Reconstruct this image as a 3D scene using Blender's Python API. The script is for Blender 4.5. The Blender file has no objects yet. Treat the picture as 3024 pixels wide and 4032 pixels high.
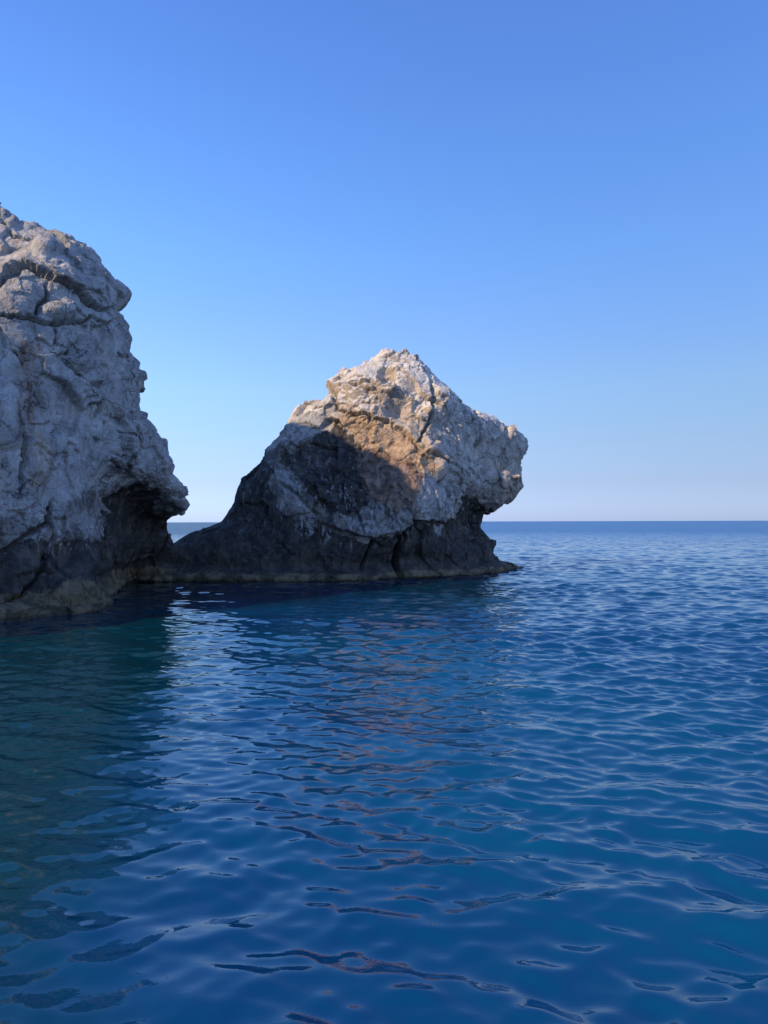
import bpy, math
import numpy as np
from mathutils import Matrix, Vector

# ------------------------------------------------------------------ camera, sky, sun, exposure
scn = bpy.context.scene
F = 2912.0           # focal length in pixels of the 3024 x 4032 photograph
HOR = 2053.0         # horizon row
H = 2.5              # eye height above the sea
ROLL = 0.0030        # slight tilt of the phone

cam_d = bpy.data.cameras.new('camera')
cam = bpy.data.objects.new('camera', cam_d)
scn.collection.objects.link(cam)
cam_d.sensor_fit = 'VERTICAL'
cam_d.sensor_height = 36.0
cam_d.lens = 36.0 * F / 4032.0
cam_d.shift_y = (HOR - 2016.0) / 4032.0
cam_d.clip_start = 0.1
cam_d.clip_end = 60000.0
cam.matrix_world = (Matrix.Translation((0, 0, H)) @ Matrix.Rotation(math.radians(90), 4, 'X')
                    @ Matrix.Rotation(-ROLL, 4, 'Z'))
scn.camera = cam

SUN_EL = math.radians(27.5)
SUN_AZ = math.radians(-127.0)     # clockwise from +Y (the view direction): left and slightly behind
sun_dir = Vector((math.sin(SUN_AZ) * math.cos(SUN_EL), math.cos(SUN_AZ) * math.cos(SUN_EL), math.sin(SUN_EL)))

world = bpy.data.worlds.new('World')
scn.world = world
world.use_nodes = True
wn = world.node_tree
wn.nodes.clear()
w_out = wn.nodes.new('ShaderNodeOutputWorld')
w_bg = wn.nodes.new('ShaderNodeBackground')
sky = wn.nodes.new('ShaderNodeTexSky')
sky.sky_type = 'NISHITA'
sky.sun_disc = False
sky.sun_elevation = SUN_EL
sky.sun_rotation = -SUN_AZ      # the sky node counts the other way round
sky.altitude = 0
sky.air_density = 1.0
sky.dust_density = 0.25
sky.ozone_density = 4.0
w_tint = wn.nodes.new('ShaderNodeMix')
w_tint.data_type = 'RGBA'
w_tint.blend_type = 'MULTIPLY'
w_tint.inputs['Factor'].default_value = 1.0
w_tc = wn.nodes.new('ShaderNodeTexCoord')
w_sep = wn.nodes.new('ShaderNodeSeparateXYZ')
w_rmp = wn.nodes.new('ShaderNodeValToRGB')          # hue of the air by elevation above the horizon
wn.links.new(w_tc.outputs['Generated'], w_sep.inputs[0])
wn.links.new(w_sep.outputs['Z'], w_rmp.inputs[0])
_st = [(0.0, (0.335, 0.43, 0.84)), (0.05, (0.375, 0.388, 0.58)), (0.105, (0.47, 0.465, 0.56)), (0.174, (0.56, 0.58, 0.64)),
       (0.24, (0.58, 0.63, 0.76)), (0.335, (0.57, 0.715, 0.90)), (0.443, (0.56, 0.74, 1.0)), (0.6, (0.55, 0.73, 1.09))]
while len(w_rmp.color_ramp.elements) < len(_st):
    w_rmp.color_ramp.elements.new(0.5)
for _e, (_p, _c) in zip(w_rmp.color_ramp.elements, _st):
    _e.position = _p
for _e, (_p, _c) in zip(w_rmp.color_ramp.elements, _st):
    _e.color = _c + (1,)
wn.links.new(w_rmp.outputs['Color'], w_tint.inputs['B'])
wn.links.new(sky.outputs['Color'], w_tint.inputs['A'])
wn.links.new(w_tint.outputs['Result'], w_bg.inputs['Color'])
wn.links.new(w_bg.outputs['Background'], w_out.inputs['Surface'])
w_bg.inputs['Strength'].default_value = 0.12

sun_l = bpy.data.lights.new('sun', 'SUN')
sun_l.energy = 2.75
sun_l.angle = math.radians(0.8)
sun_l.color = (1.0, 0.77, 0.53)
sun = bpy.data.objects.new('sun', sun_l)
scn.collection.objects.link(sun)
sun.rotation_euler = sun_dir.to_track_quat('Z', 'Y').to_euler()
sun.location = sun_dir * 80

scn.view_settings.view_transform = 'Standard'
scn.view_settings.look = 'None'
scn.view_settings.exposure = 1.2
scn.view_settings.gamma = 1.0
scn.cycles.max_bounces = 6
scn.cycles.use_denoising = True

# ------------------------------------------------------------------ noise helpers (numpy)
def _h(ix, iy, iz, seed):
    h = (ix.astype(np.int64) * 374761393 + iy.astype(np.int64) * 668265263 + iz.astype(np.int64) * 2147483647
         + np.int64(seed) * 1274126177) & 0xFFFFFFFF
    h = ((h ^ (h >> 13)) * 1274126177) & 0xFFFFFFFF
    h = ((h ^ (h >> 15)) * 2246822519) & 0xFFFFFFFF
    return (h ^ (h >> 16)) & 0xFFFFFFFF

def _r(h, k):
    h = ((h ^ (k * 0x9E3779B1)) * 2654435761) & 0xFFFFFFFF
    h = ((h ^ (h >> 15)) * 2246822519) & 0xFFFFFFFF
    return ((h ^ (h >> 13)) & 0xFFFFFF) / float(0xFFFFFF)

def noise(p, seed=0):
    """value noise, 3D, about -1..1"""
    i = np.floor(p).astype(np.int64)
    f = p - i
    u = f * f * f * (f * (f * 6 - 15) + 10)
    out = 0
    for dx in (0, 1):
        wx = u[:, 0] if dx else 1 - u[:, 0]
        for dy in (0, 1):
            wy = u[:, 1] if dy else 1 - u[:, 1]
            for dz in (0, 1):
                wz = u[:, 2] if dz else 1 - u[:, 2]
                h = _h(i[:, 0] + dx, i[:, 1] + dy, i[:, 2] + dz, seed)
                gx = _r(h, 1) * 2 - 1; gy = _r(h, 2) * 2 - 1; gz = _r(h, 3) * 2 - 1
                out = out + wx * wy * wz * (gx * (f[:, 0] - dx) + gy * (f[:, 1] - dy) + gz * (f[:, 2] - dz))
    return out * 1.8

def fbm(p, octs=4, seed=0, gain=0.5, ridged=False):
    a, s, out = 1.0, 1.0, 0
    for k in range(octs):
        n = noise(p * s + 17.3 * k, seed + k)
        if ridged:
            n = 1 - 2 * np.abs(n)
        out = out + a * n
        a *= gain; s *= 2.03
    return out

def voro(p, seed=0):
    """nearest cell: (plane facet value, f1, f2-f1)"""
    i = np.floor(p).astype(np.int64)
    n = len(p)
    f1 = np.full(n, 9.0); f2 = np.full(n, 9.0); val = np.zeros(n)
    for dx in (-1, 0, 1):
        for dy in (-1, 0, 1):
            for dz in (-1, 0, 1):
                c = i + np.array([dx, dy, dz])
                h = _h(c[:, 0], c[:, 1], c[:, 2], seed)
                q = np.stack([c[:, 0] + _r(h, 1), c[:, 1] + _r(h, 2), c[:, 2] + _r(h, 3)], 1)
                d = p - q
                dist = np.sqrt((d * d).sum(1))
                g = np.stack([_r(h, 4), _r(h, 5), _r(h, 6)], 1) * 2 - 1
                v = (d * g).sum(1) * 1.7 + (_r(h, 7) - 0.5) * 0.8
                m = dist < f1
                f2 = np.where(m, f1, np.minimum(f2, dist))
                val = np.where(m, v, val)
                f1 = np.where(m, dist, f1)
    return val, f1, f2 - f1

def sstep(a, b, x):
    t = np.clip((x - a) / (b - a), 0, 1)
    return t * t * (3 - 2 * t)

# ------------------------------------------------------------------ survey helpers: photograph rows/columns + distance -> metres
def to_world(px, py, Y):
    py2 = py + ROLL * (px - 1512.0)
    return (px - 1512.0) * Y / F, Y, H + (HOR - py2) * Y / F

def to_px(v):
    px = v[:, 0] / v[:, 1] * F + 1512.0
    py = HOR - (v[:, 2] - H) / v[:, 1] * F - ROLL * (px - 1512.0)
    return px, py

class Depth:
    """smooth distance field through surveyed points (multiquadric)"""
    def __init__(self, pts, c=90.0, lam=0.002):
        P = np.array(pts, float)
        self.P, self.c = P, c
        n = len(P)
        A = self.k(P[:, 0], P[:, 1]) + lam * np.eye(n) * -c
        B = np.c_[np.ones(n), P[:, 0] / 1000, P[:, 1] / 1000]
        M = np.block([[A, B], [B.T, np.zeros((3, 3))]])
        s = np.linalg.solve(M, np.r_[P[:, 2], 0, 0, 0])
        self.w, self.b = s[:n], s[n:]
    def k(self, x, y):
        d2 = (x[:, None] - self.P[None, :, 0]) ** 2 + (y[:, None] - self.P[None, :, 1]) ** 2
        return np.sqrt(d2 + self.c ** 2) / 100
    def __call__(self, x, y):
        sh = x.shape
        x = x.ravel(); y = y.ravel()
        out = self.k(x, y) @ self.w + self.b[0] + self.b[1] * x / 1000 + self.b[2] * y / 1000
        return out.reshape(sh)

def seg_dist(px, py, line):
    d = np.full(len(px), 1e9)
    side = np.zeros(len(px)); tt = np.zeros(len(px))
    n = len(line) - 1
    for k in range(n):
        (x0, y0), (x1, y1) = line[k], line[k + 1]
        ex, ey = x1 - x0, y1 - y0
        L2 = ex * ex + ey * ey
        t = np.clip(((px - x0) * ex + (py - y0) * ey) / L2, 0, 1)
        qx = px - (x0 + t * ex); qy = py - (y0 + t * ey)
        dd = np.hypot(qx, qy)
        s = np.sign(ex * (py - y0) - ey * (px - x0))
        m = dd < d
        d = np.where(m, dd, d); side = np.where(m, s, side); tt = np.where(m, (k + t) / n, tt)
    return d, side, tt

def poly_mask(px, py, poly, soft):
    """1 inside the polygon, 0 outside, soft edge in pixels"""
    d, _, _ = seg_dist(px, py, poly + [poly[0]])
    inside = np.zeros(len(px), bool)
    n = len(poly)
    for i in range(n):
        x0, y0 = poly[i]; x1, y1 = poly[(i + 1) % n]
        c = ((y0 > py) != (y1 > py)) & (px < (x1 - x0) * (py - y0) / (y1 - y0 + 1e-9) + x0)
        inside ^= c
    return sstep(-soft, soft, np.where(inside, d, -d))

def curve(tab, y):
    t = np.array(tab, float)
    return np.interp(y, t[:, 0], t[:, 1])

# ------------------------------------------------------------------ rock builder
def loft(rows, left, right, depth, R, thick, ns=150, drift=0.0):
    """front face at the surveyed distance, rounded rims, real body behind"""
    rows = np.array(rows, float)
    xl = curve(left, rows); xr = curve(right, rows)
    s = 0.5 - 0.5 * np.cos(np.linspace(0, math.pi, ns))
    PX = xl[:, None] + (xr - xl)[:, None] * s[None, :]
    PY = np.repeat(rows[:, None], ns, 1)
    D = depth(PX, PY)
    mpp = D / F
    wid = (xr - xl)[:, None] * mpp
    dl = (PX - xl[:, None]) * mpp
    dr = (xr[:, None] - PX) * mpp
    Rr = np.minimum(R, wid * 0.45 + 0.02)
    def rim(d):
        q = 1 - np.clip(d / Rr, 0, 1)
        return Rr * (1 - np.sqrt(np.clip(1 - q * q, 0, 1)))
    # rounding over the top: distance below the skyline of the row above
    Yf = D + rim(dl) + rim(dr)
    X, Y, Z = to_world(PX, PY, Yf)
    T = np.minimum(thick, wid * 0.7 + 0.1)
    back = T * np.sqrt(np.clip(1 - (2 * s[None, :] - 1) ** 2, 0, 1))
    rimY = np.maximum(Yf[:, :1] * (1 - s) + Yf[:, -1:] * s, Yf)
    Xb, _, Zb = to_world(PX, PY, D + Rr)
    Yb = rimY + back
    Xb = X * 1.0 if drift == 0 else X * Yb / Y - drift * back
    Zb = np.where(Z < H, H - (H - Z) * Yb / Y - 0.12 * back, (H + (Z - H) * Yb / Y - 0.16 * back) if drift else (Z - 0.10 * back))
    nr = len(rows)
    fr = np.stack([X, Y, Z], -1)
    bk = np.stack([Xb, Yb, Zb], -1)[:, ::-1][:, 1:-1]
    ring = np.concatenate([fr, bk], 1)
    m = ring.shape[1]
    V = ring.reshape(-1, 3)
    i = np.arange(nr - 1)[:, None] * m
    j = np.arange(m)[None, :]
    j2 = (j + 1) % m
    quads = np.stack([i + j, i + m + j, i + m + j2, i + j2], -1).reshape(-1, 4)
    faces = quads.tolist()
    faces.append(list(range(m)))
    faces.append([(nr - 1) * m + k for k in range(m)][::-1])
    return V, faces

def spike(cx, cy, base_y, r_px, Y, ry=None, lean=0.0):
    """a small crag: pointed blob between surveyed rows cy (tip) and base_y"""
    n, m = 7, 12
    V, Fc = [], []
    for k in range(n + 1):
        t = k / n
        rad = r_px * (t ** 0.75) * Y / F + 0.01
        x, y, z = to_world(cx + lean * (1 - t), cy + (base_y - cy) * t, Y)
        for a in range(m):
            an = a / m * 2 * math.pi
            wob = 1 + 0.25 * math.sin(a * 2.3 + cx) 
            V.append((x + rad * wob * math.cos(an), y + rad * 1.2 * wob * math.sin(an), z))
    for k in range(n):
        for a in range(m):
            b = (a + 1) % m
            Fc.append([k * m + a, (k + 1) * m + a, (k + 1) * m + b, k * m + b])
    Fc.append(list(range(m))); Fc.append([n * m + a for a in range(m)][::-1])
    return np.array(V), Fc

def merge(parts):
    V, Fc, o = [], [], 0
    for v, f in parts:
        V.append(v); Fc += [[i + o for i in q] for q in f]; o += len(v)
    return np.concatenate(V), Fc

def remesh(V, Fc, size):
    me = bpy.data.meshes.new('tmp')
    me.from_pydata(V.tolist(), [], Fc)
    me.update()
    ob = bpy.data.objects.new('tmp', me)
    scn.collection.objects.link(ob)
    md = ob.modifiers.new('r', 'REMESH')
    md.mode = 'VOXEL'; md.voxel_size = size; md.adaptivity = 0
    dg = bpy.context.evaluated_depsgraph_get()
    ev = ob.evaluated_get(dg)
    m2 = ev.to_mesh()
    n = len(m2.vertices)
    v = np.empty(n * 3); m2.vertices.foreach_get('co', v)
    lt = np.empty(len(m2.polygons), np.int32); m2.polygons.foreach_get('loop_total', lt)
    li = np.empty(len(m2.loops), np.int32); m2.loops.foreach_get('vertex_index', li)
    ev.to_mesh_clear()
    bpy.data.objects.remove(ob); bpy.data.meshes.remove(me)
    assert (lt == 4).all()
    return v.reshape(-1, 3), li.reshape(-1, 4)

def vnormals(V, Q):
    a = V[Q[:, 2]] - V[Q[:, 0]]; b = V[Q[:, 3]] - V[Q[:, 1]]
    fn = np.cross(a, b)
    N = np.zeros_like(V)
    for k in range(4):
        for c in range(3):
            N[:, c] += np.bincount(Q[:, k], fn[:, c], len(V))
    return N / (np.linalg.norm(N, axis=1, keepdims=True) + 1e-12)

def smooth(V, Q, it, lam=0.6):
    e = np.concatenate([Q[:, [0, 1]], Q[:, [1, 2]], Q[:, [2, 3]], Q[:, [3, 0]]])
    cnt = np.bincount(e[:, 0], minlength=len(V)) + np.bincount(e[:, 1], minlength=len(V))
    for _ in range(it):
        S = np.zeros_like(V)
        for c in range(3):
            S[:, c] = np.bincount(e[:, 0], V[e[:, 1], c], len(V)) + np.bincount(e[:, 1], V[e[:, 0], c], len(V))
        V = V + lam * (S / cnt[:, None] - V)
    return V

def even(d, Q, lam=0.45):
    e = np.concatenate([Q[:, [0, 1]], Q[:, [1, 2]], Q[:, [2, 3]], Q[:, [3, 0]]])
    n = len(d)
    cnt = np.bincount(e[:, 0], minlength=n) + np.bincount(e[:, 1], minlength=n)
    S = np.bincount(e[:, 0], d[e[:, 1]], n) + np.bincount(e[:, 1], d[e[:, 0]], n)
    return d + lam * (S / cnt - d)

def rocky(V, Q, seed, amp=1.0, fine=1.0, lo=-0.3):
    """fractured limestone: big blocks, facets, joints, pits"""
    N = vnormals(smooth(V, Q, 30), Q)
    warp = np.stack([fbm(V * 0.9 + 5, 2, seed + 1), fbm(V * 0.9 + 31, 2, seed + 2), fbm(V * 0.9 + 71, 2, seed + 3)], 1)
    W = V + warp * 0.22
    W2 = V + warp * 0.08
    W3 = W2 * np.array([1, 1, 0.8])
    v1, a1, e1 = voro(W / 2.3, seed + 10)
    v2, a2, e2 = voro(W3 / 0.85 + 3, seed + 11)
    v3, a3, e3 = voro(W2 / 0.34 + 7, seed + 12)
    v4, a4, e4 = voro(W2 * np.array([1, 1, 1.4]) / 0.17 + 11, seed + 13)
    gate = sstep(-0.15, 0.6, fbm(V / 2.1 + 9, 2, seed + 40))
    g2 = sstep(lo, lo + 0.8, fbm(V / 1.3 + 19, 2, seed + 41)) * fine
    gate = gate * fine
    d = -0.05 + 0.30 * v1 + 0.24 * v2 * (0.4 + gate) + 0.11 * v3 * (0.35 + 0.9 * g2) + 0.045 * v4 * (0.3 * fine + gate)
    d = d + 0.08 * fbm(V / 2.4, 5, seed + 20, 0.6) + 0.05 * fbm(V / np.array([0.4, 0.4, 0.7]), 4, seed + 21, 0.65, ridged=True) * (0.3 * fine + g2)
    d = d - 0.10 * np.exp(-(e1 / 0.018) ** 2) - 0.08 * np.exp(-(e2 / 0.035) ** 2) * (0.3 + gate) - 0.04 * np.exp(-(e3 / 0.06) ** 2) * g2
    pitn = fbm(V / 0.22 + 3, 2, seed + 50)
    d = d - 0.05 * sstep(0.35, 0.7, pitn) * gate
    d = np.clip(d, -0.6, 0.42)
    return d * amp, N, gate

def carve(d, px, py, line, width, depth, wob=None, taper=True):
    dist, side, t = seg_dist(px + (0 if wob is None else wob[0]), py + (0 if wob is None else wob[1]), line)
    k = np.exp(-(dist / width) ** 2)
    if taper:
        k = k * np.clip(np.minimum(t, 1 - t) * 8 + 0.25, 0, 1)
    return d - depth * k

def ledge(px, py, line, height, fall, sgn, wob):
    """the side `sgn` of the line stands proud by height, fading over fall px"""
    dist, side, t = seg_dist(px + wob[0], py + wob[1], line)
    s = dist * side * sgn
    k = sstep(-3, 5, s) * np.exp(-np.clip(s, 0, None) / fall)
    return height * k * np.clip(np.minimum(t, 1 - t) * 6, 0, 1)

def blob(px, py, cx, cy, rx, ry, h, sharp=2.0):
    q = ((px - cx) / rx) ** 2 + ((py - cy) / ry) ** 2
    return h * np.exp(-q ** (sharp / 2.0))

def link_part(name, V, Q, N, sel, attrs, mat, parent):
    f = Q[sel]
    used, inv = np.unique(f.ravel(), return_inverse=True)
    me = bpy.data.meshes.new(name)
    me.vertices.add(len(used))
    me.vertices.foreach_set('co', V[used].ravel())
    me.loops.add(f.size)
    me.polygons.add(len(f))
    me.loops.foreach_set('vertex_index', inv.astype(np.int32).ravel())
    me.polygons.foreach_set('loop_start', np.arange(len(f), dtype=np.int32) * 4)
    me.update(calc_edges=True)
    me.polygons.foreach_set('use_smooth', np.zeros(len(f), bool))
    for k, a in attrs.items():
        at = me.attributes.new(k, 'FLOAT', 'POINT')
        at.data.foreach_set('value', a[used].astype(np.float32))
    me.materials.append(mat)
    ob = bpy.data.objects.new(name, me)
    scn.collection.objects.link(ob)
    ob.parent = parent
    return ob

# ------------------------------------------------------------------ materials
class NT:
    def __init__(self, name):
        self.mat = bpy.data.materials.new(name)
        self.mat.use_nodes = True
        self.t = self.mat.node_tree
        self.t.nodes.clear()
    def n(self, typ, **kw):
        nd = self.t.nodes.new(typ)
        for k, v in kw.items():
            setattr(nd, k, v)
        return nd
    def l(self, a, b):
        self.t.links.new(a, b)
    def val(self, sock, v):
        if hasattr(v, 'is_output') or isinstance(v, bpy.types.NodeSocket):
            self.l(v, sock)
        else:
            sock.default_value = v
    def math(self, op, a, b=0.0, clamp=False):
        m = self.n('ShaderNodeMath', operation=op, use_clamp=clamp)
        self.val(m.inputs[0], a); self.val(m.inputs[1], b)
        return m.outputs[0]
    def mix(self, f, a, b, mode='MIX'):
        m = self.n('ShaderNodeMix', data_type='RGBA', blend_type=mode)
        self.val(m.inputs['Factor'], f)
        for s, v in (('A', a), ('B', b)):
            if isinstance(v, tuple): v = v + (1,) if len(v) == 3 else v
            self.val(m.inputs[s], v)
        return m.outputs['Result']
    def noise(self, vec, scale, detail=4, rough=0.55, dist=0.0):
        m = self.n('ShaderNodeTexNoise')
        self.l(vec, m.inputs['Vector'])
        m.inputs['Scale'].default_value = scale
        m.inputs['Detail'].default_value = detail
        m.inputs['Roughness'].default_value = rough
        m.inputs['Distortion'].default_value = dist
        return m.outputs['Fac']
    def range(self, v, a, b, c=0.0, d=1.0):
        m = self.n('ShaderNodeMapRange', interpolation_type='SMOOTHSTEP')
        self.val(m.inputs['Value'], v)
        m.inputs['From Min'].default_value = a; m.inputs['From Max'].default_value = b
        m.inputs['To Min'].default_value = c; m.inputs['To Max'].default_value = d
        return m.outputs['Result']
    def attr(self, name):
        m = self.n('ShaderNodeAttribute', attribute_type='GEOMETRY', attribute_name=name)
        return m.outputs['Fac']

def rock_material(name, warm=1.0, pale=(0.47, 0.43, 0.385), pale2=(0.29, 0.265, 0.24)):
    T = NT(name)
    tc = T.n('ShaderNodeTexCoord')
    co = tc.outputs['Object']
    n_big = T.noise(co, 0.45, 5, 0.6, 0.3)
    n_mid = T.noise(co, 2.2, 6, 0.65, 0.2)
    n_fine = T.noise(co, 13.0, 6, 0.7)
    n_edge = T.noise(co, 1.6, 8, 0.72, 0.4)
    # pale weathered limestone
    c = T.mix(T.range(n_mid, 0.35, 0.65), pale2, pale)
    c = T.mix(T.range(n_big, 0.52, 0.68, 0, 0.55 * warm), c, (0.42, 0.335, 0.25))
    c = T.mix(T.range(n_big, 0.30, 0.42, 0.45, 0), c, (0.16, 0.16, 0.16))
    st_m = T.n('ShaderNodeMapping'); T.l(co, st_m.inputs['Vector']); st_m.inputs['Scale'].default_value = (2.6, 2.6, 0.42)
    streak = T.noise(st_m.outputs[0], 1.0, 5, 0.65, 0.6)
    c = T.mix(T.range(streak, 0.54, 0.66, 0, 0.5 * warm), c, (0.27, 0.20, 0.145))
    c = T.mix(T.range(streak, 0.34, 0.44, 0.5, 0), c, (0.13, 0.125, 0.12))
    n_med = T.noise(co, 5.5, 5, 0.7, 0.8)
    c = T.mix(T.range(n_med, 0.56, 0.66, 0, 0.35), c, (0.46, 0.44, 0.41))
    c = T.mix(T.range(n_med, 0.34, 0.44, 0.45, 0), c, (0.15, 0.14, 0.125))
    # dark weathering speckle
    c = T.mix(T.range(n_fine, 0.33, 0.47, 0.65, 0), c, (0.11, 0.105, 0.10))
    # masks
    def m(att, amp=0.9, a=0.42, b=0.58):
        s = T.math('ADD', T.attr(att), T.math('ADD', T.math('MULTIPLY', T.math('SUBTRACT', n_edge, 0.5), amp), T.math('MULTIPLY', T.math('SUBTRACT', streak, 0.5), amp)))
        return T.range(s, a, b)
    grey = T.range(T.math('ADD', T.attr('rough'), T.math('MULTIPLY', T.math('SUBTRACT', n_mid, 0.5), 0.8)), 0.4, 0.8, 0, 0.8)
    c = T.mix(grey, c, (0.15, 0.135, 0.115))
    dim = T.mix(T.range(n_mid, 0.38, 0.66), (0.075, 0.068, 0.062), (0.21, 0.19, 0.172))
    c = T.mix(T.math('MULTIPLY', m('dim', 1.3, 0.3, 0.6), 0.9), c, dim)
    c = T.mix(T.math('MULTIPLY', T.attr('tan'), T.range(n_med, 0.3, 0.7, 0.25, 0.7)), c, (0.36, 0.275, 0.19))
    orange = T.mix(T.range(n_med, 0.42, 0.6), (0.25, 0.155, 0.09), (0.43, 0.305, 0.185))
    c = T.mix(T.math('MULTIPLY', m('stain', 1.3, 0.25, 0.9), 0.8), c, orange)
    brown = T.mix(T.range(n_mid, 0.4, 0.62), (0.10, 0.060, 0.042), (0.24, 0.155, 0.105))
    c = T.mix(T.math('MULTIPLY', m('brown', 0.9, 0.3, 0.7), 0.85), c, brown)
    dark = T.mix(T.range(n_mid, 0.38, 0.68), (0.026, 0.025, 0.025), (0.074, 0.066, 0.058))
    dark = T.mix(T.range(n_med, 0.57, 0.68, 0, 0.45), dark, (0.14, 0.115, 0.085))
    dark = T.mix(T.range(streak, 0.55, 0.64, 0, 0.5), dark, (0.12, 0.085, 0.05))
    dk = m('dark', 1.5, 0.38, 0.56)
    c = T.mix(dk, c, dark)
    # pale scabs left on the dark rock
    n_sc = T.noise(st_m.outputs[0], 1.9, 8, 0.72, 0.5)
    sc = T.math('MULTIPLY', T.range(n_sc, 0.555, 0.60), T.range(T.attr('scab'), 0.1, 0.7))
    c = T.mix(T.math('MULTIPLY', sc, 0.85), c, (0.33, 0.325, 0.32))
    ps = m('pale', 1.5, 0.42, 0.56)
    c = T.mix(T.math('MULTIPLY', ps, 0.8), c, T.mix(T.range(n_med, 0.35, 0.65), (0.17, 0.165, 0.16), (0.36, 0.35, 0.34)))
    # thin fractures
    vc = T.n('ShaderNodeTexVoronoi', feature='DISTANCE_TO_EDGE')
    cw = T.n('ShaderNodeVectorMath', operation='SCALE'); 
    cz = T.n('ShaderNodeTexNoise'); T.l(co, cz.inputs['Vector']); cz.inputs['Scale'].default_value = 1.1; cz.inputs['Detail'].default_value = 6; cz.inputs['Roughness'].default_value = 0.65
    T.l(cz.outputs['Color'], cw.inputs[0]); cw.inputs['Scale'].default_value = 1.3
    ca = T.n('ShaderNodeVectorMath', operation='ADD'); T.l(co, ca.inputs[0]); T.l(cw.outputs[0], ca.inputs[1])
    T.l(ca.outputs[0], vc.inputs['Vector']); vc.inputs['Scale'].default_value = 0.95
    fr = T.math('MULTIPLY', T.range(vc.outputs['Distance'], 0.006, 0.022, 1.0, 0.0), T.range(n_edge, 0.45, 0.6))
    c = T.mix(T.math('MULTIPLY', fr, 0.8), c, (0.045, 0.042, 0.04))
    # tidal band: olive and ochre algae and crust
    tide = m('tide', 0.5, 0.4, 0.6)
    tcol = T.mix(T.range(n_mid, 0.4, 0.6), (0.065, 0.054, 0.030), (0.19, 0.145, 0.085))
    c = T.mix(T.math('MULTIPLY', tide, 0.75), c, tcol)
    wet = T.attr('wet')
    c = T.mix(T.math('MULTIPLY', wet, 0.75), c, (0.018, 0.017, 0.013))
    # white salt and guano on the summit
    wh = m('white', 0.8, 0.4, 0.7)
    c = T.mix(T.math('MULTIPLY', wh, 0.7), c, (0.55, 0.52, 0.47))
    bs = T.n('ShaderNodeBsdfPrincipled')
    T.l(c, bs.inputs['Base Color'])
    T.l(T.range(wet, 0, 1, 0.9, 0.45), bs.inputs['Roughness'])
    bs.inputs['Specular IOR Level'].default_value = 0.25
    # surface relief finer than the mesh
    vo = T.n('ShaderNodeTexVoronoi', feature='DISTANCE_TO_EDGE')
    wv = T.n('ShaderNodeVectorMath', operation='ADD')
    nz = T.n('ShaderNodeTexNoise'); T.l(co, nz.inputs['Vector']); nz.inputs['Scale'].default_value = 1.5
    sc2 = T.n('ShaderNodeVectorMath', operation='SCALE'); T.l(nz.outputs['Color'], sc2.inputs[0]); sc2.inputs['Scale'].default_value = 0.8
    T.l(co, wv.inputs[0]); T.l(sc2.outputs[0], wv.inputs[1])
    T.l(wv.outputs[0], vo.inputs['Vector']); vo.inputs['Scale'].default_value = 1.7
    crack = T.range(vo.outputs['Distance'], 0.0, 0.05)
    pit = T.range(T.noise(co, 7.0, 3, 0.5), 0.28, 0.45)
    hgt = T.math('ADD', T.math('MULTIPLY', n_fine, 0.6), T.math('MULTIPLY', crack, 0.22))
    hgt = T.math('ADD', hgt, T.math('MULTIPLY', pit, 0.35))
    hgt = T.math('SUBTRACT', T.math('ADD', hgt, T.math('MULTIPLY', n_med, 0.6)), T.math('MULTIPLY', fr, 0.6))
    bp = T.n('ShaderNodeBump'); bp.inputs['Distance'].default_value = 0.10
    T.l(T.range(T.noise(co, 0.8, 3, 0.6), 0.38, 0.62, 0.3, 1.0), bp.inputs['Strength'])
    T.l(hgt, bp.inputs['Height']); T.l(bp.outputs['Normal'], bs.inputs['Normal'])
    o = T.n('ShaderNodeOutputMaterial'); T.l(bs.outputs[0], o.inputs['Surface'])
    return T.mat

# ------------------------------------------------------------------ the right-hand sea stack (lion-like profile)
def empty(name, loc, **props):
    e = bpy.data.objects.new(name, None)
    scn.collection.objects.link(e)
    e.location = loc
    e.empty_display_size = 0.5
    for k, v in props.items():
        e[k] = v
    return e

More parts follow.
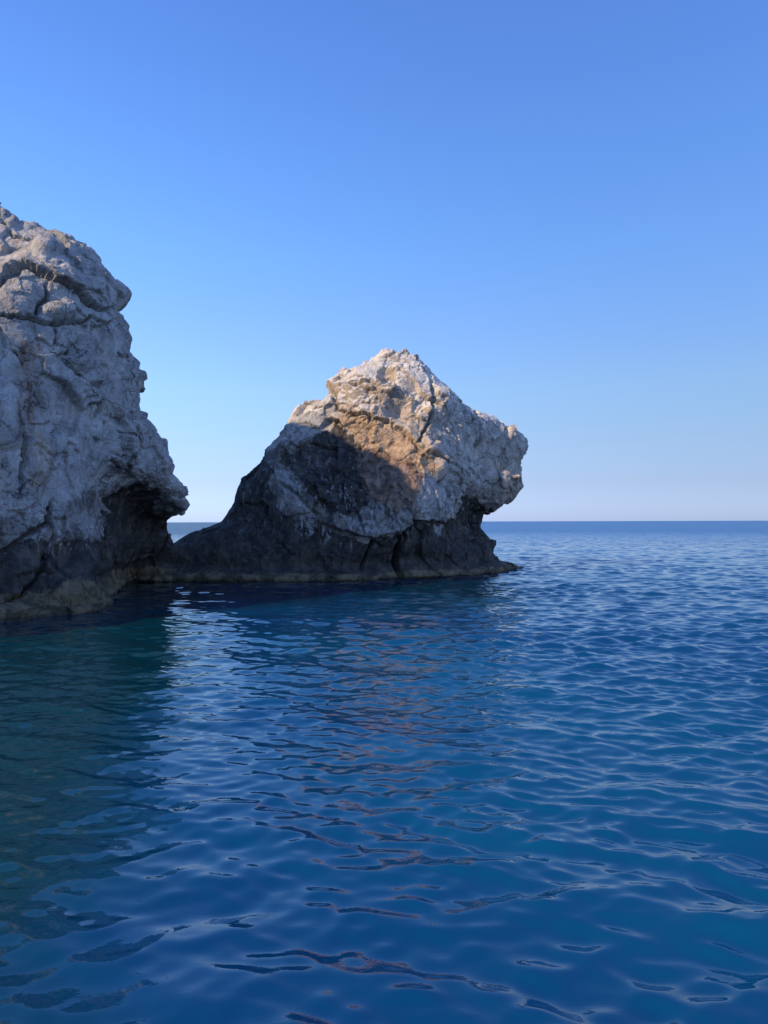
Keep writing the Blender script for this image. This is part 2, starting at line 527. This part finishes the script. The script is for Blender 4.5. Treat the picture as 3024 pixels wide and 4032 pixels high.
def build_stack():
    left = [(1373, 1508), (1390, 1490), (1404, 1462), (1424, 1432), (1445, 1398), (1457, 1352), (1487, 1330), (1500, 1302), (1510, 1295),
            (1553, 1299), (1564, 1285), (1576, 1228), (1584, 1205), (1609, 1179), (1671, 1130), (1715, 1092), (1768, 1044),
            (1806, 1034), (1859, 986), (1903, 947), (1936, 933), (1980, 918), (2033, 884), (2052, 870), (2066, 835),
            (2080, 795), (2098, 760), (2118, 728), (2140, 690), (2150, 640), (2160, 560), (2290, 480), (2600, 480)]
    right = [(1373, 1530), (1392, 1610), (1403, 1640), (1412, 1668), (1438, 1692), (1472, 1712), (1514, 1768), (1556, 1803), (1589, 1836), (1622, 1862),
             (1627, 1895), (1646, 1935), (1658, 1958), (1690, 1988), (1712, 2038), (1737, 2066), (1770, 2062), (1812, 2050),
             (1842, 2060), (1879, 2063), (1915, 2058), (1948, 2038), (1969, 2028), (1983, 2000), (2002, 1962), (2011, 1950),
             (2016, 1908), (2047, 1901), (2071, 1896), (2102, 1923), (2123, 1947), (2168, 1948), (2198, 1983),
             (2222, 1998), (2237, 2017), (2246, 2060), (2270, 2075), (2600, 2080)]
    pts = [(500, 2300, 31.3), (620, 2289, 31.2), (900, 2292, 30.8), (1180, 2293, 30.5), (1400, 2288, 31.0), (1570, 2279, 32.0), (1760, 2270, 33.6), (1950, 2259, 35.4), (2050, 2243, 38.3),
           (500, 2600, 30.8), (1180, 2600, 29.8), (1570, 2600, 31.5), (1950, 2600, 34.8), (2080, 2600, 37.0),
           (700, 2180, 31.7), (900, 2150, 31.4), (950, 2080, 31.9), (1200, 2200, 30.9), (1400, 2180, 31.2), (1570, 2180, 31.9), (1760, 2180, 33.4), (1900, 2180, 35.0),
           (760, 2100, 32.3), (1000, 1960, 32.2), (1150, 1960, 31.5), (1300, 2050, 31.2), (1250, 1850, 31.9), (1150, 1760, 32.4), (1230, 1650, 33.0),
           (1400, 1900, 31.6), (1500, 2030, 31.0), (1600, 2020, 31.5), (1480, 1800, 32.2), (1450, 1700, 32.5), (1340, 1700, 32.7), (1700, 1980, 32.3), (1640, 1900, 31.7), (1780, 1960, 33.6),
           (1560, 1740, 32.4), (1400, 1560, 32.9), (1350, 1480, 33.5), (1500, 1560, 32.8), (1600, 1600, 32.9), (1550, 1450, 33.9), (1520, 1400, 34.8), (1650, 1450, 34.3),
           (1680, 1720, 32.5), (1700, 1840, 32.5), (1760, 1650, 34.0), (1800, 1800, 34.1), (1880, 1700, 35.4), (1880, 1850, 35.3), (1980, 1750, 36.6),
           (2030, 1790, 36.7), (1930, 1850, 36.0), (1935, 1920, 36.0), (2005, 1850, 35.8), (2010, 1920, 35.8), (2045, 1870, 36.2), (1990, 1965, 36.0), (1900, 1960, 36.0), (1850, 2000, 36.6), (1880, 2060, 37.0), (1820, 2080, 36.3), (1780, 2110, 34.6), (1900, 2110, 36.7)]
    dep = Depth(pts, 60)
    rows = list(np.arange(1373, 2014, 4.0)) + [2014, 2016, 2020] + list(np.arange(2026, 2600, 6.0))
    body = loft(rows, left, right, dep, 1.1, 6.5)
    spikes = [spike(1592, 1372, 1450, 36, 35.3), spike(1650, 1384, 1480, 40, 35.3), spike(1441, 1402, 1480, 34, 34.8),
              spike(1522, 1366, 1440, 32, 35.6), spike(1358, 1442, 1500, 26, 34.4), spike(1202, 1570, 1650, 22, 33.9, lean=4), spike(1272, 1554, 1630, 26, 33.8),
              spike(2008, 1680, 1770, 22, 37.2), spike(1560, 1384, 1450, 20, 35.6),
              spike(2020, 2226, 2300, 26, 37.6), spike(868, 2044, 2100, 10, 32.9), spike(800, 2068, 2120, 10, 32.8)]
    V, Fc = merge([body] + spikes)
    V, Q = remesh(V, Fc, 0.055)
    V = smooth(V, Q, 2)
    d, N, gate = rocky(V, Q, 5, 0.6, 0.9, -0.15)
    px, py = to_px(V)
    front = sstep(-0.1, 0.35, -N[:, 1])
    wob = (8 * fbm(V / 0.8, 5, 91, 0.7), 8 * fbm(V / 0.8 + 40, 5, 92, 0.7))
    D0 = np.zeros(len(V))
    c = lambda ln, w, dp: carve(D0, px, py, ln, w, dp, wob)
    # sculpted joints, seen on the photographed face
    D0 = c([(1697, 1505), (1700, 1559), (1700, 1625), (1682, 1674), (1658, 1716), (1643, 1746)], 5, 0.45)
    D0 = c([(1323, 1619), (1369, 1631), (1447, 1631), (1519, 1656), (1586, 1692), (1622, 1734), (1700, 1800), (1773, 1860), (1821, 1897)], 4.5, 0.22)
    D0 = D0 + ledge(px, py, [(1323, 1619), (1369, 1631), (1447, 1631), (1519, 1656), (1586, 1692), (1622, 1734), (1700, 1800), (1773, 1860), (1821, 1897)], 0.27, 60, -1, wob)
    D0 = c([(1634, 2017), (1598, 2102), (1574, 2156), (1568, 2290)], 9, 0.9)
    D0 = c([(1471, 2120), (1445, 2180), (1429, 2250)], 6, 0.4)
    D0 = c([(1755, 1860), (1730, 1885), (1715, 1909)], 4, 0.4)
    D0 = c([(1320, 1540), (1318, 1580), (1323, 1619)], 5, 0.3)
    D0 = c([(1100, 1900), (1180, 1960), (1260, 2030)], 6, 0.25)
    D0 = c([(1863, 1640), (1880, 1700), (1872, 1760)], 5, 0.25)
    D0 = c([(1296, 1830), (1400, 1900), (1500, 2010)], 6, 0.15)
    D0 = c([(1330, 1500), (1400, 1530), (1470, 1512)], 5, 0.2)
    D0 = D0 + ledge(px, py, [(1300, 1500), (1380, 1512), (1450, 1500), (1560, 1512), (1620, 1540)], 0.25, 35, 1, wob)
    D0 = D0 + ledge(px, py, [(1230, 2040), (1330, 2085), (1480, 2110), (1560, 2080), (1640, 2040), (1780, 2050)], 0.35, 60, -1, wob)
    D0 = D0 - blob(px, py, 1524, 1480, 34, 34, 0.55, 6)
    D0 = D0 - blob(px, py, 1575, 1622, 48, 40, 0.45, 3)
    D0 = D0 + blob(px, py, 1720, 1840, 26, 40, 0.35, 3) + blob(px, py, 1790, 1865, 28, 30, 0.25, 3)
    D0 = D0 + blob(px, py, 1740, 1590, 60, 60, 0.30, 3)
    D0 = D0 + 0.0
    D0 = D0 + blob(px, py, 2007, 1712, 18, 30, 0.35, 3)
    D0 = D0 + blob(px, py, 1740, 1990, 70, 70, 0.25, 3)
    # wave-cut notch above the tide band
    z = V[:, 2]
    notch = -0.22 * np.exp(-((z - 0.75 - 0.1 * fbm(V / 2.5, 2, 7)) / 0.3) ** 2) + 0.22 * np.exp(-((z - 0.12) / 0.22) ** 2)
    low = sstep(2.0, 0.0, z)
    d = d * (1 - 0.45 * low) * (1 - 0.5 * sstep(980, 860, px)) * (1 - 0.35 * sstep(1300, 1150, px))
    V = V + N * even(d + D0 * front + notch, Q)[:, None]
    N2 = vnormals(V, Q)
    z = V[:, 2]
    at = {}
    wx, wy = px + wob[0] * 1.2, py + wob[1] * 1.2
    at['stain'] = np.maximum(poly_mask(wx, wy, [(1325, 1640), (1400, 1635), (1500, 1655), (1600, 1705), (1690, 1800), (1700, 1850), (1640, 1860), (1500, 1800), (1400, 1740)], 16),
                             0.55 * poly_mask(wx, wy, [(1330, 1580), (1400, 1600), (1400, 1640), (1325, 1640)], 14))
    at['pale'] = np.maximum.reduce([poly_mask(wx, wy, q, 16) for q in (
        [(1075, 1835), (1125, 1850), (1180, 1930), (1250, 2000), (1240, 2030), (1180, 1990), (1110, 1920)],
        [(1325, 2020), (1400, 2045), (1500, 2055), (1560, 2030), (1590, 2080), (1545, 2110), (1440, 2085), (1370, 2060)],
        [(1655, 1880), (1720, 1890), (1800, 1900), (1790, 1960), (1740, 2040), (1660, 2050), (1630, 1980)],
        [(1190, 2030), (1225, 2020), (1240, 2090), (1215, 2120)], [(1690, 2060), (1740, 2060), (1730, 2110), (1700, 2110)],
        [(1110, 1690), (1180, 1620), (1290, 1620), (1310, 1660), (1220, 1720), (1140, 1760)])]) * 0.85
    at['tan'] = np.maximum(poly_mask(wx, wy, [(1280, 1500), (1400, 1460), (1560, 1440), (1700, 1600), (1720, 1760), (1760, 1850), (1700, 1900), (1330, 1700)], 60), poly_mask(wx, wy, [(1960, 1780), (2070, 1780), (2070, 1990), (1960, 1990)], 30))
    at['brown'] = poly_mask(wx, wy, [(1380, 1740), (1500, 1770), (1650, 1850), (1680, 1900), (1640, 1980), (1560, 2010), (1450, 1960), (1400, 1880)], 30)
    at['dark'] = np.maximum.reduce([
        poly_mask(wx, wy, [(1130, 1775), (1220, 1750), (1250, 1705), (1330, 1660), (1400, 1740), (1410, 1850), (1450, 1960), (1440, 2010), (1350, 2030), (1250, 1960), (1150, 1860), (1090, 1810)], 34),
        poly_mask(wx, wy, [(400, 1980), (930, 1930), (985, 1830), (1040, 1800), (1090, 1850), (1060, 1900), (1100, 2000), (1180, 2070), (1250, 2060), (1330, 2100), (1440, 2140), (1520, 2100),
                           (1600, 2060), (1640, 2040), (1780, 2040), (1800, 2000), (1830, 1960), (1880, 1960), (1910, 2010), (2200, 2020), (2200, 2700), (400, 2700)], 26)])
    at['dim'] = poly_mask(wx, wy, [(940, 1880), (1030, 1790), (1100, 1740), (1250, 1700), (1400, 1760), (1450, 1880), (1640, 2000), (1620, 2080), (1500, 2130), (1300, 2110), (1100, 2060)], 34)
    at['scab'] = np.maximum(poly_mask(wx, wy, [(1000, 1830), (1100, 1830), (1260, 1950), (1500, 2000), (1660, 2050), (1600, 2140), (1300, 2150), (1180, 2090), (1040, 1920)], 40),
                            0.8 * poly_mask(wx, wy, [(1250, 1900), (1400, 1900), (1700, 2000), (1650, 2060), (1350, 2070)], 40))
    at['scab'] = np.maximum(at['scab'], 0.35 * at['dark'] * sstep(0.8, 2.5, z))
    nt = fbm(V / 1.8, 3, 301)
    at['tide'] = sstep(0.6, 0.25, z + 0.2 * nt) * (0.35 + 0.65 * sstep(0.6, 0.0, z))
    at['wet'] = sstep(0.13, 0.03, z + 0.05 * nt)
    at['white'] = sstep(0.05, 0.6, N2[:, 2] + 0.25 * nt) * sstep(6.3, 8.2, z)
    at['rough'] = poly_mask(wx, wy, [(1290, 1500), (1340, 1470), (1430, 1490), (1560, 1535), (1620, 1570), (1500, 1590), (1400, 1600), (1320, 1600)], 20)
    root = empty('sea_stack', (0.5, 35.0, 0.0), label='sunlit limestone sea stack with a jutting snout like a lion head, rising from open water',
                 category='rock')
    place(root, V, Q, N2, at, 'stack')
    return V, Q

def place(root, V, Q, N2, at, kind):
    fz = V[Q].mean(1)[:, 2]
    dk = at['dark'][Q].mean(1)
    px, py = to_px(V[Q].mean(1))
    tide = fz < 0.42
    low = (dk > 0.5) & (fz < 3.4) & ~tide
    up = ~tide & ~low
    # keep only what the sea does not hide for good
    keep = fz > -1.6
    L = np.array(root.location)
    Vl = V - L
    mat = rock_material('warm limestone') if kind == 'stack' else rock_material('grey limestone', 0.45, (0.345, 0.338, 0.33), (0.235, 0.23, 0.225))
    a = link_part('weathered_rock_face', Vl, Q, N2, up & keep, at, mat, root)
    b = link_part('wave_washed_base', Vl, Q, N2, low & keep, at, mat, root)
    c = link_part('tide_band', Vl, Q, N2, tide & keep, at, mat, root)
    a['label'] = 'pale fissured limestone above the splash zone'
    b['label'] = 'dark splash-blackened rock'
    c['label'] = 'olive brown algae crust at the waterline'

def build_cliff():
    right = [(700, -160), (740, -60), (791, 5), (820, 17), (849, 29), (869, 96), (876, 145), (905, 202), (922, 251), (956, 299), (974, 325),
             (1028, 381), (1066, 415), (1105, 458), (1134, 497), (1151, 514), (1182, 497), (1223, 455), (1245, 482), (1279, 506),
             (1327, 524), (1385, 514), (1402, 532), (1420, 560), (1452, 570), (1529, 570), (1568, 562), (1616, 567), (1655, 562),
             (1665, 590), (1681, 618), (1725, 656), (1790, 659), (1817, 678), (1836, 677), (1850, 670), (1882, 700), (1909, 732),
             (1936, 744), (1953, 728), (1974, 738), (2001, 739), (2014, 705), (2045, 662), (2099, 655), (2135, 665), (2170, 700),
             (2300, 700), (2650, 700)]
    left = [(700, -420), (800, -800), (1000, -1050), (1500, -1200), (2000, -1250), (2650, -1300)]
    pts = [(-1200, 2600, 12.0), (-900, 2560, 13.4), (-600, 2520, 15.2), (-300, 2480, 17.0), (0, 2446, 18.6), (163, 2425, 19.6), (271, 2419, 20.0), (380, 2403, 20.9), (425, 2376, 22.6), (450, 2335, 26.5),
           (488, 2288, 31.0), (600, 2290, 31.0), (700, 2290, 31.2),
           (-600, 2650, 15.0), (-1200, 2650, 11.9), (0, 2650, 17.9), (271, 2650, 19.0), (425, 2650, 21.5), (490, 2650, 30), (700, 2650, 31),
           (0, 2250, 19.2), (200, 2200, 20.6), (330, 2200, 21.8), (400, 2230, 22.6), (430, 2180, 25.5), (470, 2120, 27.0), (560, 2200, 30.2), (620, 2150, 30.4), (680, 2170, 31),
           (0, 2050, 19.6), (150, 2080, 20.6), (280, 2060, 21.6), (360, 2060, 22.8), (430, 2030, 25.8), (500, 2040, 27.8), (570, 2030, 29.2), (600, 2070, 29.6), (640, 2080, 30.0),
           (400, 1930, 23.8), (480, 1930, 26.0), (560, 1940, 26.8), (650, 1990, 27.9), (700, 1960, 27.5), (640, 1900, 26.4), (540, 1880, 25.0), (400, 1850, 23.2),
           (0, 1900, 19.9), (150, 1850, 20.7), (270, 1880, 21.8), (150, 1600, 20.9), (300, 1650, 22.0), (450, 1600, 23.5), (540, 1500, 24.9), (600, 1760, 25.8),
           (0, 1500, 20.4), (0, 1300, 20.8), (200, 1330, 21.7), (400, 1320, 23.0), (490, 1330, 24.3), (100, 1230, 21.4), (300, 1230, 22.6),
           (0, 1050, 21.8), (150, 1000, 22.2), (300, 1050, 22.9), (470, 1150, 24.2), (0, 880, 23.2), (150, 900, 23.4), (-300, 850, 21.8), (-300, 1100, 19.9),
           (-300, 1600, 18.3), (-300, 2250, 17.2), (-700, 2250, 15.0), (-300, 2000, 17.6), (-700, 1100, 17.8), (-700, 1600, 16.6), (-700, 2000, 15.5), (-1200, 1600, 14.0)]
    dep = Depth(pts, 50)
    rows = list(np.arange(700, 2100, 5.0)) + list(np.arange(2100, 2650, 7.0))
    body = loft(rows, left, right, dep, 0.5, 9.0, 190, drift=0.12)
    sp = [spike(-6, 776, 900, 45, 23.4), spike(667, 2092, 2160, 9, 30.5), spike(325, 968, 1030, 14, 24.2), spike(678, 1818, 1860, 10, 27.2)]
    V, Fc = merge([body] + sp)
    V, Q = remesh(V, Fc, 0.045)
    V = smooth(V, Q, 2)
    d, N, gate = rocky(V, Q, 31, 0.52, 0.8, 0.05)
    px, py = to_px(V)
    front = sstep(-0.25, 0.25, N[:, 0] * 0.5 - N[:, 1])
    wob = (10 * fbm(V / 0.6, 5, 191, 0.7), 10 * fbm(V / 0.6 + 40, 5, 192, 0.7))
    D0 = np.zeros(len(V))
    c = lambda ln, w, dp: carve(D0, px, py, ln, w, dp, wob)
    LB = [(-60, 1150), (0, 1140), (34, 1076), (101, 1057), (183, 1095), (241, 1115), (299, 1141), (337, 1182), (386, 1211), (455, 1223)]
    LA = [(-60, 1250), (30, 1264), (96, 1259), (207, 1276), (260, 1279), (309, 1257), (347, 1247), (386, 1262), (440, 1271)]
    D0 = D0 + ledge(px, py, LB, 0.42, 60, -1, wob)
    D0 = c(LB, 4, 0.35)
    D0 = c(LA, 3.5, 0.40)
    D0 = D0 + ledge(px, py, LA, 0.15, 40, -1, wob)
    D0 = c([(193, 1120), (183, 1182), (150, 1202), (135, 1255)], 5.0, 0.5)
    D0 = c([(260, 1428), (290, 1450), (309, 1471), (330, 1480)], 3.1, 0.25)
    D0 = c([(215, 1290), (220, 1330), (210, 1370)], 3.1, 0.25)
    D0 = c([(206, 1969), (170, 2060), (100, 2110), (0, 2175)], 6.8, 0.55)
    D0 = c([(222, 2088), (200, 2160), (179, 2224), (110, 2310), (30, 2380)], 5.6, 0.45)
    D0 = c([(110, 1690), (95, 1780), (80, 1900), (70, 1980)], 4.3, 0.25)
    D0 = c([(395, 1560), (405, 1600), (385, 1650)], 5.0, 0.35)
    D0 = c([(460, 1700), (520, 1720), (525, 1800), (510, 1850)], 4.3, 0.30)
    D0 = c([(545, 1690), (560, 1780), (545, 1840)], 5.0, 0.30)
    D0 = c([(440, 1800), (470, 1840), (500, 1862)], 3.7, 0.25)
    D0 = c([(15, 890), (60, 940), (110, 930), (150, 960)], 3.7, 0.25)
    D0 = c([(300, 1020), (330, 1080), (345, 1110)], 3.7, 0.25)
    D0 = c([(415, 1080), (430, 1130), (440, 1170)], 3.7, 0.25)
    D0 = D0 + blob(px, py, 376, 1490, 26, 26, 0.25, 4) + blob(px, py, 72, 1165, 80, 70, 0.2, 6) + blob(px, py, 228, 1228, 70, 38, 0.40, 4)
    D0 = D0 + blob(px, py, 185, 975, 50, 35, 0.4, 4) + blob(px, py, 150, 1790, 45, 120, 0.3, 4) + blob(px, py, 325, 1420, 50, 40, 0.2, 4)
    D0 = D0 + blob(px, py, 485, 1760, 40, 90, 0.35, 4) + blob(px, py, 20, 1620, 60, 150, 0.25, 4)
    D0 = D0 + blob(px, py, 300, 2320, 100, 50, 0.35, 4) + blob(px, py, 60, 2410, 60, 40, 0.12, 3)
    D0 = D0 - blob(px, py, 240, 2180, 60, 50, 0.3, 4)
    z = V[:, 2]
    notch = -0.12 * np.exp(-((z - 0.7 - 0.1 * fbm(V / 2.5, 2, 7)) / 0.25) ** 2) + 0.15 * np.exp(-((z - 0.1) / 0.2) ** 2)
    V = V + N * even(d + D0 * front + notch, Q)[:, None]
    N2 = vnormals(V, Q)
    z = V[:, 2]
    at = {}
    wx, wy = px + wob[0] * 1.2, py + wob[1] * 1.2
    nt = fbm(V / 1.8, 3, 301)
    at['stain'] = 0.55 * np.maximum(poly_mask(wx, wy, [(110, 1680), (190, 1720), (215, 1880), (180, 1930), (110, 1920), (80, 1820)], 24),
                                   0.7 * poly_mask(wx, wy, [(0, 890), (80, 900), (110, 960), (60, 1000), (0, 960)], 20))
    at['brown'] = 0.48 * poly_mask(wx, wy, [(60, 1350), (170, 1330), (200, 1500), (190, 1700), (110, 1950), (60, 1900), (50, 1600)], 35)
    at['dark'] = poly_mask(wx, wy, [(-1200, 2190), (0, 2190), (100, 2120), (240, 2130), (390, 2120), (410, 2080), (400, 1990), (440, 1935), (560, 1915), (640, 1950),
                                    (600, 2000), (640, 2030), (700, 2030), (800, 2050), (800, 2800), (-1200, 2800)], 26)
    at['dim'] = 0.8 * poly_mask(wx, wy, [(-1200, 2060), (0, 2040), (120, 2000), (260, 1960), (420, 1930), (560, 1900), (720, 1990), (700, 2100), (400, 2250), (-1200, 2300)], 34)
    at['scab'] = 1.0 * poly_mask(wx, wy, [(0, 1950), (200, 1930), (330, 1960), (420, 2060), (400, 2130), (200, 2150), (0, 2150)], 50) + 0.3 * at['dark'] * sstep(1.0, 2.5, z)
    at['tide'] = np.maximum(sstep(0.9, 0.3, z + 0.15 * nt), 0.72 * poly_mask(wx, wy, [(0, 2470), (0, 2400), (60, 2330), (150, 2400), (210, 2330), (280, 2270), (350, 2280), (430, 2320), (440, 2440), (150, 2480)], 18))
    at['wet'] = sstep(0.12, 0.03, z + 0.05 * nt)
    at['tan'] = 0 * z
    at['pale'] = 0.65 * np.maximum.reduce([poly_mask(wx, wy, q, 16) for q in (
        [(100, 1980), (170, 1960), (190, 2050), (150, 2120), (90, 2130), (70, 2060)],
        [(215, 1950), (260, 1960), (250, 2060), (220, 2120), (195, 2050)], [(280, 2050), (330, 2010), (390, 2040), (395, 2110), (300, 2120)],
        [(0, 1930), (50, 1930), (60, 2000), (20, 2060), (0, 2060)], [(395, 1950), (440, 1990), (430, 2030), (400, 2010)], [(600, 1960), (650, 1950), (660, 2010), (610, 2020)])])
    at['white'] = 0.5 * sstep(0.45, 0.8, N2[:, 2] + 0.2 * nt) * sstep(8.0, 10.0, z)
    at['rough'] = 0.4 * sstep(0.2, 0.6, nt)
    root = empty('sea_cliff', (-11.0, 23.0, 0.0), label='tall shaded grey cliff with fractured blocks and dark hollow, cut by left edge of photo',
                 category='cliff')
    place(root, V, Q, N2, at, 'cliff')
    return V, Q

import time
_t = time.time()
build_stack()
print('stack', time.time() - _t)
build_cliff()
print('cliff', time.time() - _t)

# ------------------------------------------------------------------ the sea
def build_sea():
    # rings about the boat: the spacing grows with distance, the waves are laid out in world metres
    r = [1.2]
    while r[-1] < 5200:
        q = r[-1]
        r.append(q + min(max(0.012, q * q * 0.00026), 0.0042 * q) if q < 400 else q * 1.03)
    r = np.array(r)
    a = np.concatenate([np.linspace(-180, -36, 70)[:-1], np.arange(-36, 36, 0.10), np.linspace(36, 180, 70)[:-1]])
    a = np.radians(a)
    nr, na = len(r), len(a)
    x = (r[:, None] * np.sin(a)[None, :]).astype(np.float32)
    y = (r[:, None] * np.cos(a)[None, :]).astype(np.float32)
    z = np.zeros_like(x); dx = np.zeros_like(x); dy = np.zeros_like(x)
    sp = np.gradient(r)
    rng = np.random.default_rng(12)
    # shelter: calm water beside the cliff, livelier outside
    shelter = sstep(-5.0, 9.0, x + 0.10 * (y - 8) + 0.0)
    shelter = 0.34 + 0.66 * shelter
    shelter = np.where(y > 38, np.maximum(shelter, sstep(38, 60, y)), shelter).astype(np.float32)
    n = 300
    gx, gy = (x * 0.11 + y * 0.03).ravel(), (y * 0.20).ravel()
    gust = (1.0 + 0.55 * fbm(np.stack([gx, gy, 0 * gx], 1), 3, 77)).reshape(x.shape)
    gust = np.clip(gust, 0.45, 1.6).astype(np.float32)
    lam = np.exp(rng.uniform(math.log(0.15), math.log(3.5), n))
    lam[:8] = rng.uniform(4.5, 9.0, 8)
    for k in range(n):
        L = lam[k]
        th = rng.normal(0, 0.40) + (-0.38 if rng.random() < 0.65 else 0.42)     # travel direction off -Y
        kx, ky = math.sin(th), -math.cos(th)
        kk = 2 * math.pi / L
        slope = 0.0345 * (1.0 if L > 0.32 else 0.9) * (1.0 if L < 0.55 else (0.55 / L) ** 1.15)
        A = slope / kk
        ph = rng.uniform(0, 2 * math.pi)
        w = np.clip((L / sp - 2.2) / 1.5, 0, 1)
        m = int((w > 0).sum()) if (np.diff((w > 0).astype(int)) <= 0).all() else nr
        if m < 2: continue
        arg = kk * (kx * x[:m] + ky * y[:m]) + ph
        ww = (w[:m, None] * A * (gust[:m] if L < 1.2 else 1.0) * (shelter[:m] ** (1.15 if L < 0.45 else 0.85 if L < 1.6 else 0.5))).astype(np.float32)
        z[:m] += ww * np.cos(arg)
        s = ww * np.sin(arg) * 0.55
        dx[:m] -= s * kx; dy[:m] -= s * ky
    X = x + dx; Y = y + dy
    V = np.stack([X, Y, z], -1).reshape(-1, 3)
    i = np.arange(nr - 1)[:, None] * na
    j = np.arange(na)[None, :]; j2 = (j + 1) % na
    Q = np.stack([i + j, i + j2, i + na + j2, i + na + j], -1).reshape(-1, 4).astype(np.int32)
    me = bpy.data.meshes.new('sea')
    me.vertices.add(len(V) + 1)
    me.vertices.foreach_set('co', np.concatenate([V, [[0, 0, 0]]]).astype(np.float32).ravel())
    tri = np.stack([np.full(na, len(V)), (np.arange(na) + 1) % na, np.arange(na)], -1).astype(np.int32)
    me.loops.add(Q.size + tri.size)
    me.polygons.add(len(Q) + na)
    me.loops.foreach_set('vertex_index', np.concatenate([Q.ravel(), tri.ravel()]))
    ls = np.concatenate([np.arange(len(Q)) * 4, Q.size + np.arange(na) * 3]).astype(np.int32)
    me.polygons.foreach_set('loop_start', ls)
    me.update(calc_edges=True)
    me.polygons.foreach_set('use_smooth', np.ones(len(Q) + na, bool))
    if me.polygons[0].normal.z < 0:
        me.flip_normals()
    # water: Fresnel mirror over a dark blue body, greener over the shallows by the cliff
    T = NT('sea water')
    geo = T.n('ShaderNodeNewGeometry')
    pos = geo.outputs['Position']
    sepn = T.n('ShaderNodeSeparateXYZ'); T.l(pos, sepn.inputs[0])
    px_, py_ = sepn.outputs['X'], sepn.outputs['Y']
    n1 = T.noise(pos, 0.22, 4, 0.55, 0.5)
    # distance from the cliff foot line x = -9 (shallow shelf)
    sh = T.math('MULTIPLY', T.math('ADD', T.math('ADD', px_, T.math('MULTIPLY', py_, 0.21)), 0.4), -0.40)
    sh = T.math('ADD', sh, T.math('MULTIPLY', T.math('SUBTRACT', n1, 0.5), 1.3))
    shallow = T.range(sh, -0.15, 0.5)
    turq = T.noise(pos, 0.12, 3, 0.5)
    deep = T.mix(T.math('MULTIPLY', T.range(turq, 0.38, 0.6), T.range(px_, 0.0, 8.0, 1.0, 0.25)), (0.0001, 0.038, 0.112), (0.0001, 0.058, 0.130))
    deep = T.mix(T.range(py_, 28, 110), deep, (0.002, 0.085, 0.25))     # clear deep water offshore
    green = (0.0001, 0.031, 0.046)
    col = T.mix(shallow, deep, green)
    # rocks' shade and dark reflection painted into the water colour round their feet
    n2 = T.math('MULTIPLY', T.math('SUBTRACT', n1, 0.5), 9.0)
    rock_shade = T.math('MULTIPLY', T.range(T.math('ADD', py_, n2), 19, 27), T.range(T.math('ADD', px_, T.math('MULTIPLY', n2, 0.4)), 3.5, 7.0, 1.0, 0.0))
    col = T.mix(T.math('MULTIPLY', rock_shade, 0.85), col, (0.0008, 0.014, 0.026))
    bs = T.n('ShaderNodeBsdfPrincipled')
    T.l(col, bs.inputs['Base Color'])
    bs.inputs['Roughness'].default_value = 0.03
    bs.inputs['IOR'].default_value = 1.5
    mp = T.n('ShaderNodeMapping'); T.l(pos, mp.inputs['Vector']); mp.inputs['Scale'].default_value = (0.9, 2.2, 1.0)
    mp.inputs['Rotation'].default_value = (0, 0, 0.2)
    rip = T.noise(mp.outputs[0], 2.6, 4, 0.6, 0.5)
    wide = T.range(T.math('ADD', px_, T.math('MULTIPLY', py_, 0.1)), -8, 7, 0.25, 1.0)
    bp = T.n('ShaderNodeBump'); bp.inputs['Distance'].default_value = 0.12
    T.l(T.math('MULTIPLY', wide, 0.05), bp.inputs['Strength'])
    T.l(rip, bp.inputs['Height'])
    # short waves the mesh no longer carries on the open sea: tilt the normal by a world-space noise
    ln = T.n('ShaderNodeVectorMath', operation='LENGTH'); T.l(pos, ln.inputs[0])
    far = T.range(ln.outputs['Value'], 22, 120, 0.0, 1.0)
    T.l(T.range(ln.outputs['Value'], 28, 200, 0.015, 0.31), bs.inputs['Roughness'])   # glitter facets below mesh size
    tn = T.n('ShaderNodeTexNoise'); T.l(mp.outputs[0], tn.inputs['Vector'])
    tn.inputs['Scale'].default_value = 1.6; tn.inputs['Detail'].default_value = 4; tn.inputs['Roughness'].default_value = 0.6
    t1 = T.n('ShaderNodeVectorMath', operation='SUBTRACT'); T.l(tn.outputs['Color'], t1.inputs[0]); t1.inputs[1].default_value = (0.5, 0.5, 0.5)
    t2 = T.n('ShaderNodeVectorMath', operation='MULTIPLY'); T.l(t1.outputs[0], t2.inputs[0]); t2.inputs[1].default_value = (0.9, 1.5, 0.0)
    t3 = T.n('ShaderNodeVectorMath', operation='SCALE'); T.l(t2.outputs[0], t3.inputs[0]); T.l(far, t3.inputs['Scale'])
    t4 = T.n('ShaderNodeVectorMath', operation='ADD'); T.l(bp.outputs['Normal'], t4.inputs[0]); T.l(t3.outputs[0], t4.inputs[1])
    t5 = T.n('ShaderNodeVectorMath', operation='NORMALIZE'); T.l(t4.outputs[0], t5.inputs[0])
    T.l(t5.outputs[0], bs.inputs['Normal'])
    o = T.n('ShaderNodeOutputMaterial'); T.l(bs.outputs[0], o.inputs['Surface'])
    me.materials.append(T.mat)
    ob = bpy.data.objects.new('water', me)
    scn.collection.objects.link(ob)
    ob['kind'] = 'structure'
    ob['label'] = 'rippled deep blue sea, calmer and greener beside the cliff'
    print('sea verts', len(V))

build_sea()
print('sea', time.time() - _t)
